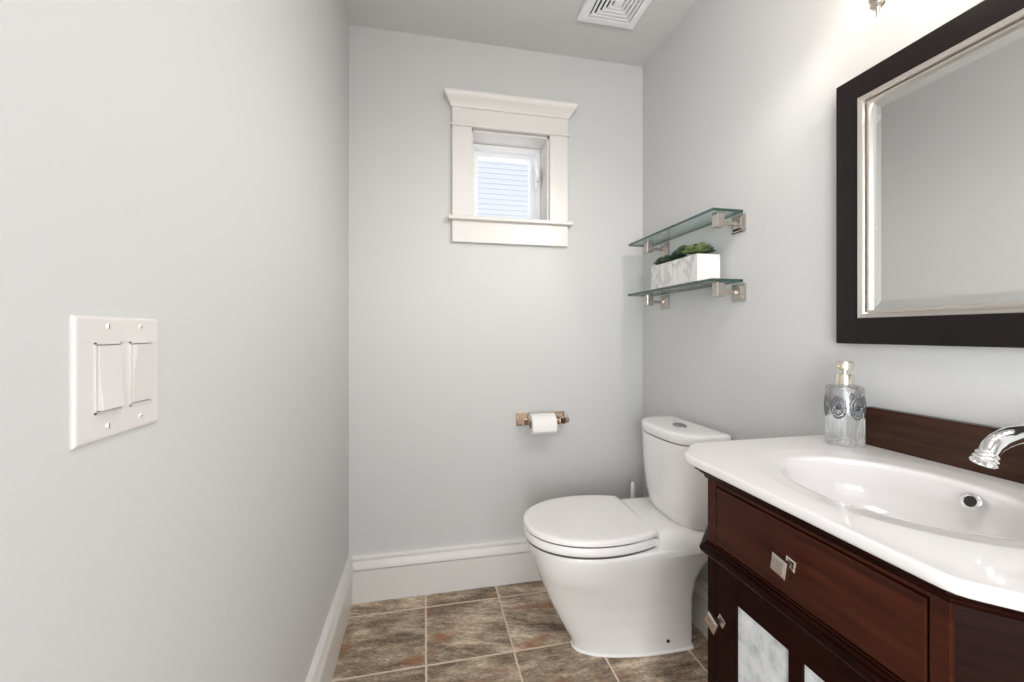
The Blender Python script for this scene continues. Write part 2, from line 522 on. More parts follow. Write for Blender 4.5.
def sq_ring(cx, cy, prof):
    """sweep (half size, z) profile around a square"""
    bm = bmesh.new()
    R = [[bm.verts.new(V(cx + sx * h, cy + sy * h, z)) for h, z in prof] for sx, sy in ((-1, -1), (1, -1), (1, 1), (-1, 1))]
    n = len(prof)
    for i in range(4):
        a, b = R[i], R[(i + 1) % 4]
        for k in range(n):
            bm.faces.new((a[k], a[(k + 1) % n], b[(k + 1) % n], b[k]))
    return bm


obj('frame', sq_ring(vx, vy, [(0.124, ZC), (0.125, ZC - 0.010), (0.121, ZC - 0.016), (0.093, ZC - 0.019), (0.090, ZC - 0.017), (0.090, ZC)]), m_vinyl, vent)
obj('backing', B(vx - 0.092, vx + 0.092, vy - 0.092, vy + 0.092, ZC - 0.004, ZC - 0.001), m_hole, vent)
for h in (0.084, 0.067, 0.050, 0.033):
    obj('louvre', sq_ring(vx, vy, [(h, ZC - 0.018), (h - 0.0080, ZC - 0.019), (h - 0.0105, ZC - 0.010), (h - 0.0085, ZC - 0.010), (h - 0.006, ZC - 0.016), (h, ZC - 0.015)]), m_vinyl, vent)
obj('centre_plate', B(vx - 0.017, vx + 0.017, vy - 0.017, vy + 0.017, ZC - 0.019, ZC - 0.014, bev=0.001), m_vinyl, vent)
bm = bmesh.new()
for sx, sy in ((1, 0), (0, 1)):
    box(bm, vx - (0.09 if sx else 0.002), vx + (0.09 if sx else 0.002), vy - (0.09 if sy else 0.002), vy + (0.09 if sy else 0.002), ZC - 0.012, ZC - 0.006)
obj('cross_bar', bm, m_vinyl, vent)

# ------------------------------------------------------------------ glass shelves with brackets on the right wall
SH_Y0, SH_Y1 = 1.196, 1.772


def glass_shelf(z, label, xf):
    t = thing('glass_shelf', label, 'shelf', (XR, (SH_Y0 + SH_Y1) / 2, z), 'glass shelves on the right wall')
    bm = bmesh.new()
    box(bm, xf, XR - 0.001, SH_Y0, SH_Y1, z - 0.0095, z)
    bm.faces.ensure_lookup_table(); bm.normal_update()
    for f in bm.faces:
        f.material_index = 0 if abs(f.normal.z) > 0.9 else 1
    obj('glass_panel', bm, [m_shelf, m_edge], t)
    for yc in (1.213, 1.652):
        zc = z - 0.044
        bm = bmesh.new()      # stepped square wall plate
        def sq(h, x):
            return [V(x, yc - h, zc - h), V(x, yc + h, zc - h), V(x, yc + h, zc + h), V(x, yc - h, zc + h)]
        loft(bm, [sq(0.0295, XR), sq(0.0295, XR - 0.006), sq(0.026, XR - 0.008), sq(0.023, XR - 0.008), sq(0.016, XR - 0.013), sq(0.011, XR - 0.014)])
        obj('wall_plate', bm, m_bracket, t)
        obj('arm', B(XR - 0.082, XR - 0.012, yc - 0.006, yc + 0.006, zc - 0.006, zc + 0.006, bev=0.0015), m_bracket, t)
        bm = bmesh.new()      # square clamp block under and over the glass edge
        box(bm, XR - 0.097, XR - 0.067, yc - 0.014, yc + 0.014, zc - 0.016, z - 0.0098, bev=0.003)
        obj('clamp', bm, m_bracket, t)
    return t


glass_shelf(1.5473, 'upper green-edged glass shelf on nickel brackets, empty, on the right wall', 0.926)
glass_shelf(1.3150, 'lower green-edged glass shelf holding the marble succulent pots', 0.922)


# ------------------------------------------------------------------ succulent pots on the lower shelf
def rosette(bm, c, R, n_rings=4, lean=(0, 0)):
    c = V(*c)
    for k in range(n_rings):
        f = k / (n_rings - 1)
        n = 9 - k
        for i in range(n):
            a = 2 * pi * (i + 0.5 * (k % 2)) / n + random.uniform(-0.1, 0.1)
            tilt = 0.15 + 1.15 * f
            L = R * (1 - 0.45 * f)
            d = V(cos(a) * cos(tilt) + lean[0], sin(a) * cos(tilt) + lean[1], sin(tilt)).normalized()
            s = V(-sin(a), cos(a), 0); nrm = d.cross(s).normalized()
            if nrm.z < 0:
                nrm = -nrm
            wd = L * 0.30
            rings = []
            for q, (t, w) in enumerate(((0, 0.35), (0.3, 0.8), (0.62, 1.0), (0.86, 0.62), (1.0, 0.06))):
                p = c + d * (L * t) + nrm * (0.14 * L * t * t) + V(0, 0, 0.004 * k)
                rings.append([p + s * wd * w, p + nrm * wd * 0.32 * w, p - s * wd * w, p - nrm * wd * 0.42 * w])
            loft(bm, rings)


def succulent_pot(label, ya, yb, plants):
    x0, x1, z0, z1 = 0.926, 1.017, 1.3150, 1.4125
    t = thing('succulent_pot', label, 'potted plant', ((x0 + x1) / 2, (ya + yb) / 2, z0), 'succulent pots on the lower shelf')
    bm = bmesh.new()
    def rr(i, z):
        return [V(x0 + i, ya + i, z), V(x1 - i, ya + i, z), V(x1 - i, yb - i, z), V(x0 + i, yb - i, z)]
    loft(bm, [rr(0.0025, z0), rr(0, z0 + 0.0025), rr(0, z1 - 0.0025), rr(0.0025, z1), rr(0.0068, z1), rr(0.0075, z1 - 0.001), rr(0.0078, z1 - 0.020)])
    obj('pot', bm, m_marble, t)
    bm = bmesh.new(); loft(bm, [rr(0.0085, z1 - 0.022), rr(0.0085, z1 - 0.012), rr(0.03, z1 - 0.006)])
    obj('soil', bm, m_soil, t)
    for (px, py, pz, R, mt) in plants:
        bm = bmesh.new(); rosette(bm, (px, py, z1 + 0.001 + pz), R)
        obj('succulent', bm, mt, t, 60)


succulent_pot('long white marble pot of dark succulents nearest the corner', 1.4275, 1.574,
              [(0.955, 1.545, 0.004, 0.036, m_leafd), (0.985, 1.515, 0.010, 0.034, m_leafd), (0.95, 1.492, 0.006, 0.034, m_leafd), (0.968, 1.455, 0.016, 0.036, m_leafd), (0.995, 1.465, 0.008, 0.03, m_leafg), (0.995, 1.55, 0.008, 0.028, m_leafd)])
succulent_pot('white marble pot of olive green succulents at the near end of the lower shelf', 1.276, 1.4225,
              [(0.955, 1.395, 0.020, 0.038, m_leafd), (0.985, 1.37, 0.024, 0.034, m_leafd), (0.952, 1.345, 0.012, 0.036, m_leafg), (0.985, 1.325, 0.018, 0.038, m_leafg), (0.958, 1.307, 0.008, 0.032, m_leafg), (0.995, 1.305, 0.010, 0.026, m_leafd), (1.0, 1.345, 0.012, 0.026, m_leafg)])

# ------------------------------------------------------------------ mirror on the right wall
my0, my1, mz0, mz1 = 0.280, 0.8545, 1.109, 1.753
mir = thing('wall_mirror', 'rectangular mirror in a wide black frame with silver inner liner above the vanity', 'mirror', (XR, (my0 + my1) / 2, mz0))


def yz_frame(prof):
    """sweep (inset, x) profile round the mirror rectangle"""
    bm = bmesh.new()
    R = []
    for sy, sz in ((-1, -1), (1, -1), (1, 1), (-1, 1)):
        R.append([bm.verts.new(V(x, (my0 + i if sy < 0 else my1 - i), (mz0 + i if sz < 0 else mz1 - i))) for i, x in prof])
    n = len(prof)
    for i in range(4):
        a, b = R[i], R[(i + 1) % 4]
        for k in range(n):
            bm.faces.new((a[k], a[(k + 1) % n], b[(k + 1) % n], b[k]))
    return bm


obj('outer_frame', yz_frame([(0, XR), (0, XR - 0.026), (0.002, XR - 0.028), (0.058, XR - 0.038), (0.0605, XR - 0.038), (0.062, XR - 0.030), (0.062, XR)]), m_black, mir, 25)
obj('liner', yz_frame([(0.060, XR - 0.004), (0.060, XR - 0.036), (0.0615, XR - 0.0375), (0.070, XR - 0.0345), (0.0715, XR - 0.031), (0.072, XR - 0.022), (0.0745, XR - 0.022), (0.075, XR - 0.0275), (0.0785, XR - 0.0265), (0.0815, XR - 0.019), (0.0815, XR - 0.004)]), m_silver, mir, 25)
bm = bmesh.new()
def mr(i, x):
    return [V(x, my0 + i, mz0 + i), V(x, my1 - i, mz0 + i), V(x, my1 - i, mz1 - i), V(x, my0 + i, mz1 - i)]
loft(bm, [mr(0.076, XR - 0.006), mr(0.076, XR - 0.0165), mr(0.100, XR - 0.019)])
obj('glass', bm, m_mirror, mir)

# ------------------------------------------------------------------ vanity light above the mirror (only its finial shows)
lx, lz = XR - 0.145, 1.7725
sc = thing('vanity_light', 'brushed nickel vanity light above the mirror, only a pointed finial showing', 'wall light', (XR, 0.53, 1.97))
obj('back_plate', B(XR - 0.022, XR, 0.33, 0.74, 2.03, 2.11, bev=0.006), m_nickel, sc)
for ly in (0.668, 0.400):
    bm = bmesh.new()
    tube(bm, [(XR - 0.02, ly, 2.07), (XR - 0.065, ly, 2.05), (XR - 0.085, ly, 1.98), (XR - 0.10, ly, 1.91), (lx, ly, 1.872)], 0.007)
    obj('arm', bm, m_nickel, sc, 40)
    bm = bmesh.new()
    lathe(bm, [(0.0005, 0), (0.002, 0.003), (0.0035, 0.016), (0.0055, 0.021), (0.011, 0.0235), (0.013, 0.027), (0.011, 0.030), (0.008, 0.032), (0.014, 0.036),
               (0.015, 0.041), (0.012, 0.046), (0.010, 0.055), (0.016, 0.075), (0.024, 0.090), (0.026, 0.10), (0.02, 0.105)], (lx, ly, lz), n=24)
    obj('finial', bm, m_nickel, sc, 40)
    bm = bmesh.new()
    pr = [(0.024, 0.100), (0.034, 0.115), (0.044, 0.14), (0.050, 0.17), (0.058, 0.20), (0.064, 0.215)]
    lathe(bm, pr + [(r - 0.003, h) for r, h in reversed(pr)], (lx, ly, lz), n=32, caps=False)
    obj('glass_shade', bm, m_shade, sc, 60)
    bm = bmesh.new()
    lathe(bm, [(0.010, 0.105), (0.012, 0.13), (0.024, 0.165), (0.029, 0.19), (0.024, 0.212), (0.012, 0.224), (0.001, 0.227)], (lx, ly, lz), n=20)
    obj('bulb', bm, m_bulb, sc, 60)
    d = bpy.data.lights.new('vanity_bulb_light', 'POINT'); d.energy = 1.2; d.shadow_soft_size = 0.035; d.color = (1.0, 0.93, 0.87)
    lo = bpy.data.objects.new('vanity_bulb_light', d); C.objects.link(lo); lo.location = (lx, ly, lz + 0.262)
    d = bpy.data.lights.new('vanity_lamp_throw', 'SPOT'); d.energy = 13.0; d.shadow_soft_size = 0.018; d.color = (1.0, 0.93, 0.87)
    d.spot_size = math.radians(116); d.spot_blend = 1.0
    lo = bpy.data.objects.new('vanity_lamp_throw', d); C.objects.link(lo); lo.location = (lx, ly, lz + 0.262)
    lo.rotation_euler = V(-0.42, 0.62, -0.95).to_track_quat('-Z', 'Y').to_euler()

# ------------------------------------------------------------------ toilet-roll holder on the back wall
th = thing('toilet_roll_holder', 'warm nickel toilet roll holder with two square posts on the back wall', 'toilet roll holder', (0.515, YB, 0.755))
ybar, zbar = YB - 0.062, 0.741
for i, px in enumerate((0.437, 0.607)):
    bm = bmesh.new()
    def sq(h, y, zo=0.0):
        return [V(px - h, y, zbar - h + zo), V(px + h, y, zbar - h + zo), V(px + h, y, zbar + h + zo), V(px - h, y, zbar + h + zo)]
    loft(bm, [sq(0.030, YB), sq(0.030, YB - 0.007), sq(0.026, YB - 0.010), sq(0.024, YB - 0.010), sq(0.015, YB - 0.024), sq(0.011, YB - 0.030), sq(0.011, ybar + 0.012)])
    obj('post', bm, m_bronze, th)
    obj('end_block', B(px - 0.014, px + 0.014, ybar - 0.015, ybar + 0.015, zbar - 0.015, zbar + 0.015, bev=0.003), m_bronze, th)
bm = bmesh.new()
tube(bm, [(0.426, ybar, zbar), (0.634, ybar, zbar)], 0.0075, 18)
lathe(bm, [(0.0075, 0), (0.0125, 0.002), (0.0125, 0.014), (0.010, 0.017), (0.001, 0.0175)], (0.622, ybar, zbar), (1, 0, 0), 20)
obj('bar', bm, m_bronze, th, 40)

rl = thing('toilet_roll', 'white toilet roll threaded on the holder on the back wall', 'toilet roll', (0.515, ybar, 0.7285))
rc, rz = 0.0465, zbar - 0.0125
bm = bmesh.new()
n = 48
rings = []
for x, r in ((0.459, 0.0205), (0.459, rc - 0.0012), (0.4602, rc), (0.5688, rc), (0.570, rc - 0.0012), (0.570, 0.0205)):
    rings.append([V(x, ybar + r * cos(2 * pi * k / n), rz + r * sin(2 * pi * k / n)) for k in range(n)])
R = loft(bm, rings, True, False, False)
for k in range(n):
    bm.faces.new((R[0][k], R[0][(k + 1) % n], R[-1][(k + 1) % n], R[-1][k]))
obj('paper', bm, m_paper, rl, 40)
bm = bmesh.new()
lathe(bm, [(0.0205, 0), (0.0205, 0.111), (0.0192, 0.111), (0.0192, 0)], (0.459, ybar, rz), (1, 0, 0), 32, caps=False)
obj('core', bm, m_card, rl, 40)
bm = bmesh.new()      # loose last sheet hanging off the front of the roll
sheet = [(ybar - rc * sin(a) - 0.0006, rz + rc * cos(a)) for a in [0.3 + 0.13 * i for i in range(10)]] + [(ybar - rc - 0.001, rz - 0.012), (ybar - rc + 0.001, rz - 0.026)]
loft(bm, [[V(x, y, z) for y, z in sheet] + [V(x, y + 0.0005, z) for y, z in reversed(sheet)] for x in (0.4605, 0.5685)])
obj('loose_sheet', bm, m_paper, rl, 40)

# ------------------------------------------------------------------ toilet
TY = 1.428
toi = thing('toilet', 'white skirted dual flush toilet in the back right corner', 'toilet', (0.72, TY, 0))


def egg(xf, xm, xb, w, nf, nb, z, n=72, dz=None):
    """outline: front superellipse to x = xf, back superellipse to x = xb, half width w at x = xm"""
    pts = []
    for i in range(n):
        a = 2 * pi * i / n
        c, s = cos(a), sin(a)
        L, e = (xb - xm, nb) if c >= 0 else (xm - xf, nf)
        x = xm + L * math.copysign(abs(c) ** (2 / e), c)
        y = w * math.copysign(abs(s) ** (2 / e), s)
        pts.append(V(x, TY + y, z if dz is None else z + dz(x, y)))
    return pts


def lerp_rows(rows, z):
    for a, b in zip(rows[:-1], rows[1:]):
        if a[0] <= z <= b[0]:
            t = (z - a[0]) / (b[0] - a[0])
            return [p + (q - p) * t for p, q in zip(a, b)]
    return rows[-1]


rows = [(0.000, .527, .90, .952, .102, 2.2, 7), (0.035, .516, .90, .952, .102, 2.2, 7), (0.107, .475, .86, .952, .108, 2.2, 7),
        (0.18, .438, .78, .954, .120, 2.2, 6), (0.258, .405, .68, .968, .142, 2.2, 5.5), (0.30, .388, .61, .992, .155, 2.2, 5.5), (0.336, .375, .605, 1.017, .168, 2.2, 5.5),
        (0.375, .363, .60, 1.028, .181, 2.15, 6), (0.402, .359, .60, 1.030, .186, 2.15, 6)]
zs = [0, 0.01, 0.02, 0.035] + [0.05 + 0.0135 * i for i in range(26)] + [0.402]
bm = bmesh.new()
rings = [egg(*lerp_rows(rows, z)[1:], z) for z in zs]
rings.append(egg(.362, .60, 1.027, .183, 2.15, 6, 0.406))
rings.append(egg(.370, .60, 1.020, .175, 2.15, 6, 0.407))
loft(bm, rings)
body = obj('bowl', bm, m_porc, toi, 50)
# raised deck behind the seat, carrying the tank
bm = bmesh.new()
def deck(xf, w, z, xb=1.029):
    return [V(xf, TY - w * .97, z), V(xf + .05, TY - w, z), V(xf + .12, TY - w, z), V(xb - .01, TY - w, z), V(xb, TY - w + .01, z),
            V(xb, TY + w - .01, z), V(xb - .01, TY + w, z), V(xf + .12, TY + w, z), V(xf + .05, TY + w, z), V(xf, TY + w * .97, z)]
loft(bm, [deck(.762, .1845, .385), deck(.766, .1840, .400), deck(.769, .1805, .416), deck(.773, .174, .430), deck(.778, .165, .441), deck(.784, .153, .449), deck(.790, .140, .4535), deck(.80, .125, .455)])
obj('deck', bm, m_porc, toi, 55)
bm = bmesh.new()      # caulk line where the skirt meets the tiles
loft(bm, [egg(.5205, .90, .957, .108, 2.2, 7, 0.0), egg(.5215, .90, .956, .107, 2.2, 7, 0.004), egg(.5255, .90, .953, .1035, 2.2, 7, 0.007)])
obj('caulk_line', bm, m_caulk, toi, 60)
bm = bmesh.new()
lathe(bm, [(0.0058, -0.006), (0.0058, 0.004), (0.0048, 0.0055), (0.001, 0.006)], (0.845, TY - 0.1010, 0.041), (0, -1, 0), 16)
obj('bolt_cap', bm, m_hole, toi, 40)


def lid_outline(off, z, xb, slant=0.0):
    pts = []
    xf, xm, w = .3455 + off, .60, .1910 - off
    n = 60
    for i in range(n + 1):                       # front half
        a = pi / 2 + pi * i / n
        c, s = cos(a), sin(a)
        pts.append(V(xm + (xm - xf) * math.copysign(abs(c) ** (2 / 2.12), c), TY + w * math.copysign(abs(s) ** (2 / 2.12), s), z))
    m = 14
    side = []
    for i in range(1, m + 1):                    # sides sweep in to the hinge line
        t = i / m
        side.append((xm + (xb - off - xm) * t, w - 0.036 * t ** 2.0))
    pts += [V(x, TY - y, z) for x, y in side]
    pts += [V(x, TY + y, z) for x, y in reversed(side)]
    return pts


bm = bmesh.new()
loft(bm, [lid_outline(.004, .4135, .778), lid_outline(.001, .416, .778), lid_outline(.000, .420, .777), lid_outline(.000, .438, .768), lid_outline(.003, .4425, .763)])
obj('seat', bm, m_seat, toi, 40)
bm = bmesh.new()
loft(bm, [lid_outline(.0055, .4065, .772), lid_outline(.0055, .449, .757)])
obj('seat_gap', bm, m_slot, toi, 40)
bm = bmesh.new()
loft(bm, [lid_outline(.003, .4470, .774), lid_outline(.000, .4490, .776), lid_outline(.000, .4590, .776), lid_outline(.002, .4632, .774), lid_outline(.006, .4660, .770), lid_outline(.014, .4672, .762), lid_outline(.04, .4678, .736)])
obj('lid', bm, m_seat, toi, 40)


TKY = 1.402


def dee(xf, w, z, xb=1.022, n=72, nf=2.9, xm=.975):
    return [p + V(0, TKY - TY, 0) for p in egg(xf, xm, xb, w * 0.965, nf, 12, z, n)]


bm = bmesh.new()
tr = [(.436, .905, .118, 1.0), (.440, .890, .130, 1.01), (.455, .873, .146, 1.018), (.48, .862, .158, 1.02), (.52, .854, .170, 1.022), (.58, .847, .178, 1.022),
      (.66, .842, .183, 1.022), (.746, .838, .1845, 1.022)]
loft(bm, [dee(xf, w, z, xb) for z, xf, w, xb in tr] + [dee(.841, .182, .7475, 1.02)])
obj('tank', bm, m_porc, toi, 50)
bm = bmesh.new()
loft(bm, [dee(.8415, .1818, .744, 1.018), dee(.8415, .1818, .7545, 1.018)])
obj('tank_seam', bm, m_slot, toi, 50)
bm = bmesh.new()
loft(bm, [dee(.8400, .1830, .7508, 1.021), dee(.8378, .1850, .7518, 1.023), dee(.836, .1865, .755, 1.025), dee(.835, .187, .778, 1.026), dee(.8365, .1855, .783, 1.025),
          dee(.842, .181, .7865, 1.023), dee(.852, .172, .788, 1.018), dee(.88, .14, .789, 1.0)])
obj('tank_lid', bm, m_porc, toi, 50)
bx, by = 0.928, TKY - 0.022
for sgn in (-1, 1):
    bm = bmesh.new()
    def half(r, z):
        g = 0.0008
        pts = []
        for i in range(17):
            a = -pi / 2 + pi * i / 16
            pts.append(V(bx + r * 0.72 * sin(a), by + sgn * (g + r * cos(a)), z))
        return pts
    loft(bm, [half(.030, .786), half(.030, .793), half(.026, .7965), half(.018, .798)])
    obj('flush_button', bm, m_button, toi, 40)

# ------------------------------------------------------------------ toilet brush behind the bowl
tb = thing('toilet_brush', 'white toilet brush with upright handle in the corner behind the toilet', 'toilet brush', (0.915, 1.712, 0))
bm = bmesh.new()
lathe(bm, [(0.045, 0), (0.048, 0.004), (0.044, 0.10), (0.042, 0.14), (0.040, 0.14), (0.041, 0.02)], (0.915, 1.712, 0), n=32, caps=True)
obj('holder', bm, m_brushw, tb, 40)
bm = bmesh.new()
lathe(bm, [(0.036, 0.03), (0.039, 0.05), (0.038, 0.10), (0.02, 0.125)], (0.915, 1.712, 0), n=24)
obj('bristle_head', bm, m_brushw, tb, 40)
bm = bmesh.new()
lathe(bm, [(0.006, 0.11), (0.006, 0.30), (0.0085, 0.34), (0.0095, 0.42), (0.0095, 0.452), (0.0075, 0.462), (0.001, 0.466)], (0.915, 1.712, 0), n=20)
obj('handle', bm, m_brushw, tb, 60)

# ------------------------------------------------------------------ vanity cabinet
def oct_poly(x0, y0, y1, ch, z, xw=XR - 0.001):
    """front edge at x0 between y0 and y1, 45 degree chamfers of size ch, sides running back to the wall"""
    return [V(x0, y0, z), V(x0, y1, z), V(x0 + ch, y1 + ch, z), V(xw, y1 + ch, z), V(xw, y0 - ch, z), V(x0 + ch, y0 - ch, z)]


VX, VY0, VY1, VCH = 0.590, 0.360, 0.7705, 0.086


def oct_off(d, z, xw=XR - 0.001):
    k = d * math.tan(pi / 8)
    return oct_poly(VX - d, VY0 - k, VY1 + k, VCH, z, xw) if True else None


van = thing('vanity_cabinet', 'dark cherry vanity cabinet with chamfered corners under the white sink top', 'cabinet', (0.80, 0.565, 0))
bm = bmesh.new()
loft(bm, [oct_off(-0.018, 0.118, XR - 0.019), oct_off(-0.018, 0.8385, XR - 0.019), oct_off(0, 0.8385), oct_off(0, 0.10)])
obj('carcass', bm, m_wood, van)
# face frame on the front plane
FX = 0.585
bm = bmesh.new()
box(bm, FX, VX + 0.002, 0.3585, 0.3785, 0.664, 0.834, bev=0.0008)
box(bm, FX, VX + 0.002, 0.7475, 0.7720, 0.664, 0.834, bev=0.0008)
box(bm, FX, VX + 0.002, 0.3785, 0.7475, 0.822, 0.834, bev=0.0008)
box(bm, FX, VX + 0.002, 0.3785, 0.7475, 0.664, 0.6975, bev=0.0008)
obj('face_frame', bm, m_wood_h, van)
for a, b in ((0.3585, 0.3785), (0.7475, 0.7720)):
    obj('stile', B(FX, VX + 0.002, a, b, 0.10, 0.664, bev=0.0008), m_wood, van)
bm = bmesh.new()
CO = [(0.0, .827), (0.004, .829), (0.007, .833), (0.0085, .8375), (0.013, .839), (0.0165, .8425), (0.018, .8455), (0.0235, .847), (0.0245, .8485), (0.0245, .8525), (0.0, .8525)]
R = loft(bm, [oct_off(d + 0.004, z) for d, z in CO] + [oct_off(-0.018, .8525), oct_off(-0.018, .830)], True, False, False)
for k in range(6):
    bm.faces.new((R[-1][k], R[-1][(k + 1) % 6], R[0][(k + 1) % 6], R[0][k]))
obj('cornice', bm, m_wood, van)
bm = bmesh.new()
WM = [(0.0, .6695), (0.010, .6705), (0.014, .674), (0.0165, .680), (0.0165, .684), (0.013, .6885), (0.008, .6905), (0.006, .695), (0.0, .696)]
R = loft(bm, [oct_off(d + 0.003, z) for d, z in WM] + [oct_off(-0.006, .696), oct_off(-0.006, .6695)], True, False, False)
for k in range(6):
    bm.faces.new((R[-1][k], R[-1][(k + 1) % 6], R[0][(k + 1) % 6], R[0][k]))
obj('waist_moulding', bm, m_wood, van)


def square_knob(parent, y, z, x, turn):
    bm = bmesh.new()
    def sq(h, xx):
        g = math.radians(turn)
        return [V(xx, y + h * (a * cos(g) - b * sin(g)), z + h * (a * sin(g) + b * cos(g))) for a, b in ((-1, -1), (1, -1), (1, 1), (-1, 1))]
    loft(bm, [sq(0.0095, x + 0.001), sq(0.0095, x - 0.003), sq(0.0075, x - 0.0045), sq(0.0042, x - 0.006), sq(0.0042, x - 0.018), sq(0.010, x - 0.0195), sq(0.0145, x - 0.021),
              sq(0.0145, x - 0.026), sq(0.0130, x - 0.0272), sq(0.0115, x - 0.0272), sq(0.0105, x - 0.0282)])
    return obj('knob', bm, m_nickel, parent)


dr = obj('drawer', B(FX - 0.0005, VX + 0.002, 0.3818, 0.7442, 0.7010, 0.8185, bev=0.0012), m_wood_h, van)
square_knob(dr, 0.5665, 0.7585, FX, 9)
# door with two tall frosted panes
DY0, DY1, DZ0, DZ1 = 0.3810, 0.7450, 0.130, 0.6640
PZ0, PZ1 = 0.19, 0.614
py = [(0.436, 0.546), (0.572, 0.688)]
bm = bmesh.new()
box(bm, FX - 0.001, VX + 0.002, DY0, py[0][0], DZ0, DZ1, bev=0.001)
box(bm, FX - 0.001, VX + 0.002, py[1][1], DY1, DZ0, DZ1, bev=0.001)
box(bm, FX - 0.001, VX + 0.002, py[0][1], py[1][0], PZ0, PZ1)
box(bm, FX - 0.001, VX + 0.002, py[0][0], py[1][1], PZ1, DZ1)
box(bm, FX - 0.001, VX + 0.002, py[0][0], py[1][1], DZ0, PZ0)
door = obj('door', bm, m_wood, van)
for a, b in py:
    obj('pane', B(VX - 0.002, VX + 0.001, a - 0.0005, b + 0.0005, PZ0 - 0.0005, PZ1 + 0.0005), m_pane, door)
square_knob(door, 0.7275, 0.556, FX, 24)
for x, y in ((VX + 0.02, VY0 + 0.01), (VX + 0.02, VY1 - 0.01), (XR - 0.05, VY0 - VCH + 0.03), (XR - 0.05, VY1 + VCH - 0.03)):
    bm = bmesh.new()
    loft(bm, [[V(x - h, y - h, z), V(x + h, y - h, z), V(x + h, y + h, z), V(x - h, y + h, z)] for h, z in ((0.016, 0), (0.019, 0.03), (0.024, 0.102))])
    obj('leg', bm, m_wood, van)

# ------------------------------------------------------------------ white sink top with an oval bowl
st = thing('sink_top', 'white china sink top with oval basin on the dark vanity', 'sink', (0.80, 0.565, 0.8525))
CXB, CYB, AB, BB = 0.795, 0.567, 0.142, 0.174
CY0, CY1, CCH, CX0 = 0.336, 0.813, 0.077, 0.5535
planes = [((-1, 0), -(CX0 - CXB)), ((1, 0), (XR - 0.001) - CXB), ((0, 1), CY1 + CCH - CYB), ((0, -1), CYB - (CY0 - CCH)),
          ((-1 / sqrt(2), 1 / sqrt(2)), ((CY1 - CYB) - (CX0 - CXB)) / sqrt(2)), ((-1 / sqrt(2), -1 / sqrt(2)), (-(CY0 - CYB) - (CX0 - CXB)) / sqrt(2))]
NS = 220


def top_edge(d, z, p=70):
    pts = []
    for i in range(NS):
        a = 2 * pi * i / NS
        c, s = cos(a), sin(a)
        acc = 0
        for (nx, ny), D in planes:
            dn = nx * c + ny * s
            if dn > 1e-6:
                dd = 0 if nx == 1 else d
                acc += (dn / (D - dd)) ** p
        t = acc ** (-1 / p)
        pts.append(V(CXB + c * t, CYB + s * t, z))
    return pts


def oval(a, b, z, ox=0.0, n=2.0):
    return [V(CXB + ox + a * math.copysign(abs(cos(2 * pi * i / NS)) ** (2 / n), cos(2 * pi * i / NS)), CYB + b * math.copysign(abs(sin(2 * pi * i / NS)) ** (2 / n), sin(2 * pi * i / NS)), z) for i in range(NS)]


ZT = 0.871
bm = bmesh.new()
rings = [top_edge(0.03, 0.8525), top_edge(0.006, 0.8525), top_edge(0.0025, 0.8535), top_edge(0.0005, 0.8565), top_edge(0, 0.860), top_edge(0.0004, 0.8665), top_edge(0.0014, 0.8695), top_edge(0.0036, 0.8708), top_edge(0.007, ZT)]
rings += [oval(AB + w, BB + w * 0.95, ZT - q) for w, q in ((0.052, 0), (0.046, .0004), (0.038, .0012), (0.026, .0021), (0.016, .0029), (0.009, .0038), (0.004, .0055), (0.0012, .0085), (0.0, .0125))]
for k in range(1, 15):
    t = k / 14
    a = (1 - t ** 2.6) ** 0.9
    rings.append(oval(max(AB * a * (1 - 0.05 * t), 0.018), max(BB * a * (1 - 0.05 * t), 0.018), ZT - 0.0125 - 0.113 * (1 - (1 - t) ** 1.75), 0.018 * t))
loft(bm, rings, True, False, True)
obj('countertop', bm, m_top, st, 45)
bm = bmesh.new()
lathe(bm, [(0.010, 0.0), (0.020, 0.001), (0.022, 0.003), (0.018, 0.0045), (0.001, 0.005)], (CXB + 0.018, CYB, ZT - 0.1260), n=24)
obj('drain', bm, m_chrome, st, 40)
# overflow ring set in the bowl's rear wall
oc = V(0.9235, 0.537, 0.8435); on = V(-0.93, 0.02, 0.37).normalized()
bm = bmesh.new()
lathe(bm, [(0.0086, -0.002), (0.0086, 0.002), (0.0096, 0.0032), (0.0136, 0.0026), (0.0150, 0.001), (0.0150, -0.003)], oc, on, 32, caps=False)
ov = obj('overflow_ring', bm, m_chrome, st, 50)
bm = bmesh.new()
lathe(bm, [(0.0088, -0.001), (0.0088, 0.0008), (0.0001, 0.0009)], oc, on, 24)
obj('overflow_hole', bm, m_hole, ov)

# ------------------------------------------------------------------ wooden backsplash strip
o = obj('backsplash', B(XR - 0.020, XR, 0.250, 0.789, ZT, 0.9605, bev=0.0015), m_splash)
tag(o, 'low glossy dark wood backsplash behind the sink', 'backsplash')

# ------------------------------------------------------------------ faucet
FY = 0.450
fa = thing('faucet', 'chrome arched sink faucet with ringed spout tip', 'faucet', (0.978, FY, ZT))
bm = bmesh.new()
lathe(bm, [(0.026, 0), (0.027, 0.004), (0.024, 0.008), (0.019, 0.011), (0.017, 0.03), (0.016, 0.05), (0.0185, 0.054), (0.0185, 0.060), (0.015, 0.064)], (0.978, FY, ZT), n=32)
obj('base', bm, m_chrome, fa, 40)
pts = [(0.978, FY, ZT + 0.05), (0.977, FY, 0.945), (0.970, FY, 0.962), (0.955, FY, 0.975), (0.933, FY, 0.9825), (0.905, FY, 0.985), (0.878, FY, 0.9835), (0.850, FY, 0.981), (0.829, FY, 0.975), (0.814, FY, 0.967), (0.806, FY, 0.957)]
bm = bmesh.new()
tube(bm, pts, [0.0155, 0.0155, 0.0155, 0.0152, 0.015, 0.0146, 0.0142, 0.0136, 0.0128, 0.0118, 0.011], 24)
obj('spout', bm, m_chrome, fa, 60)
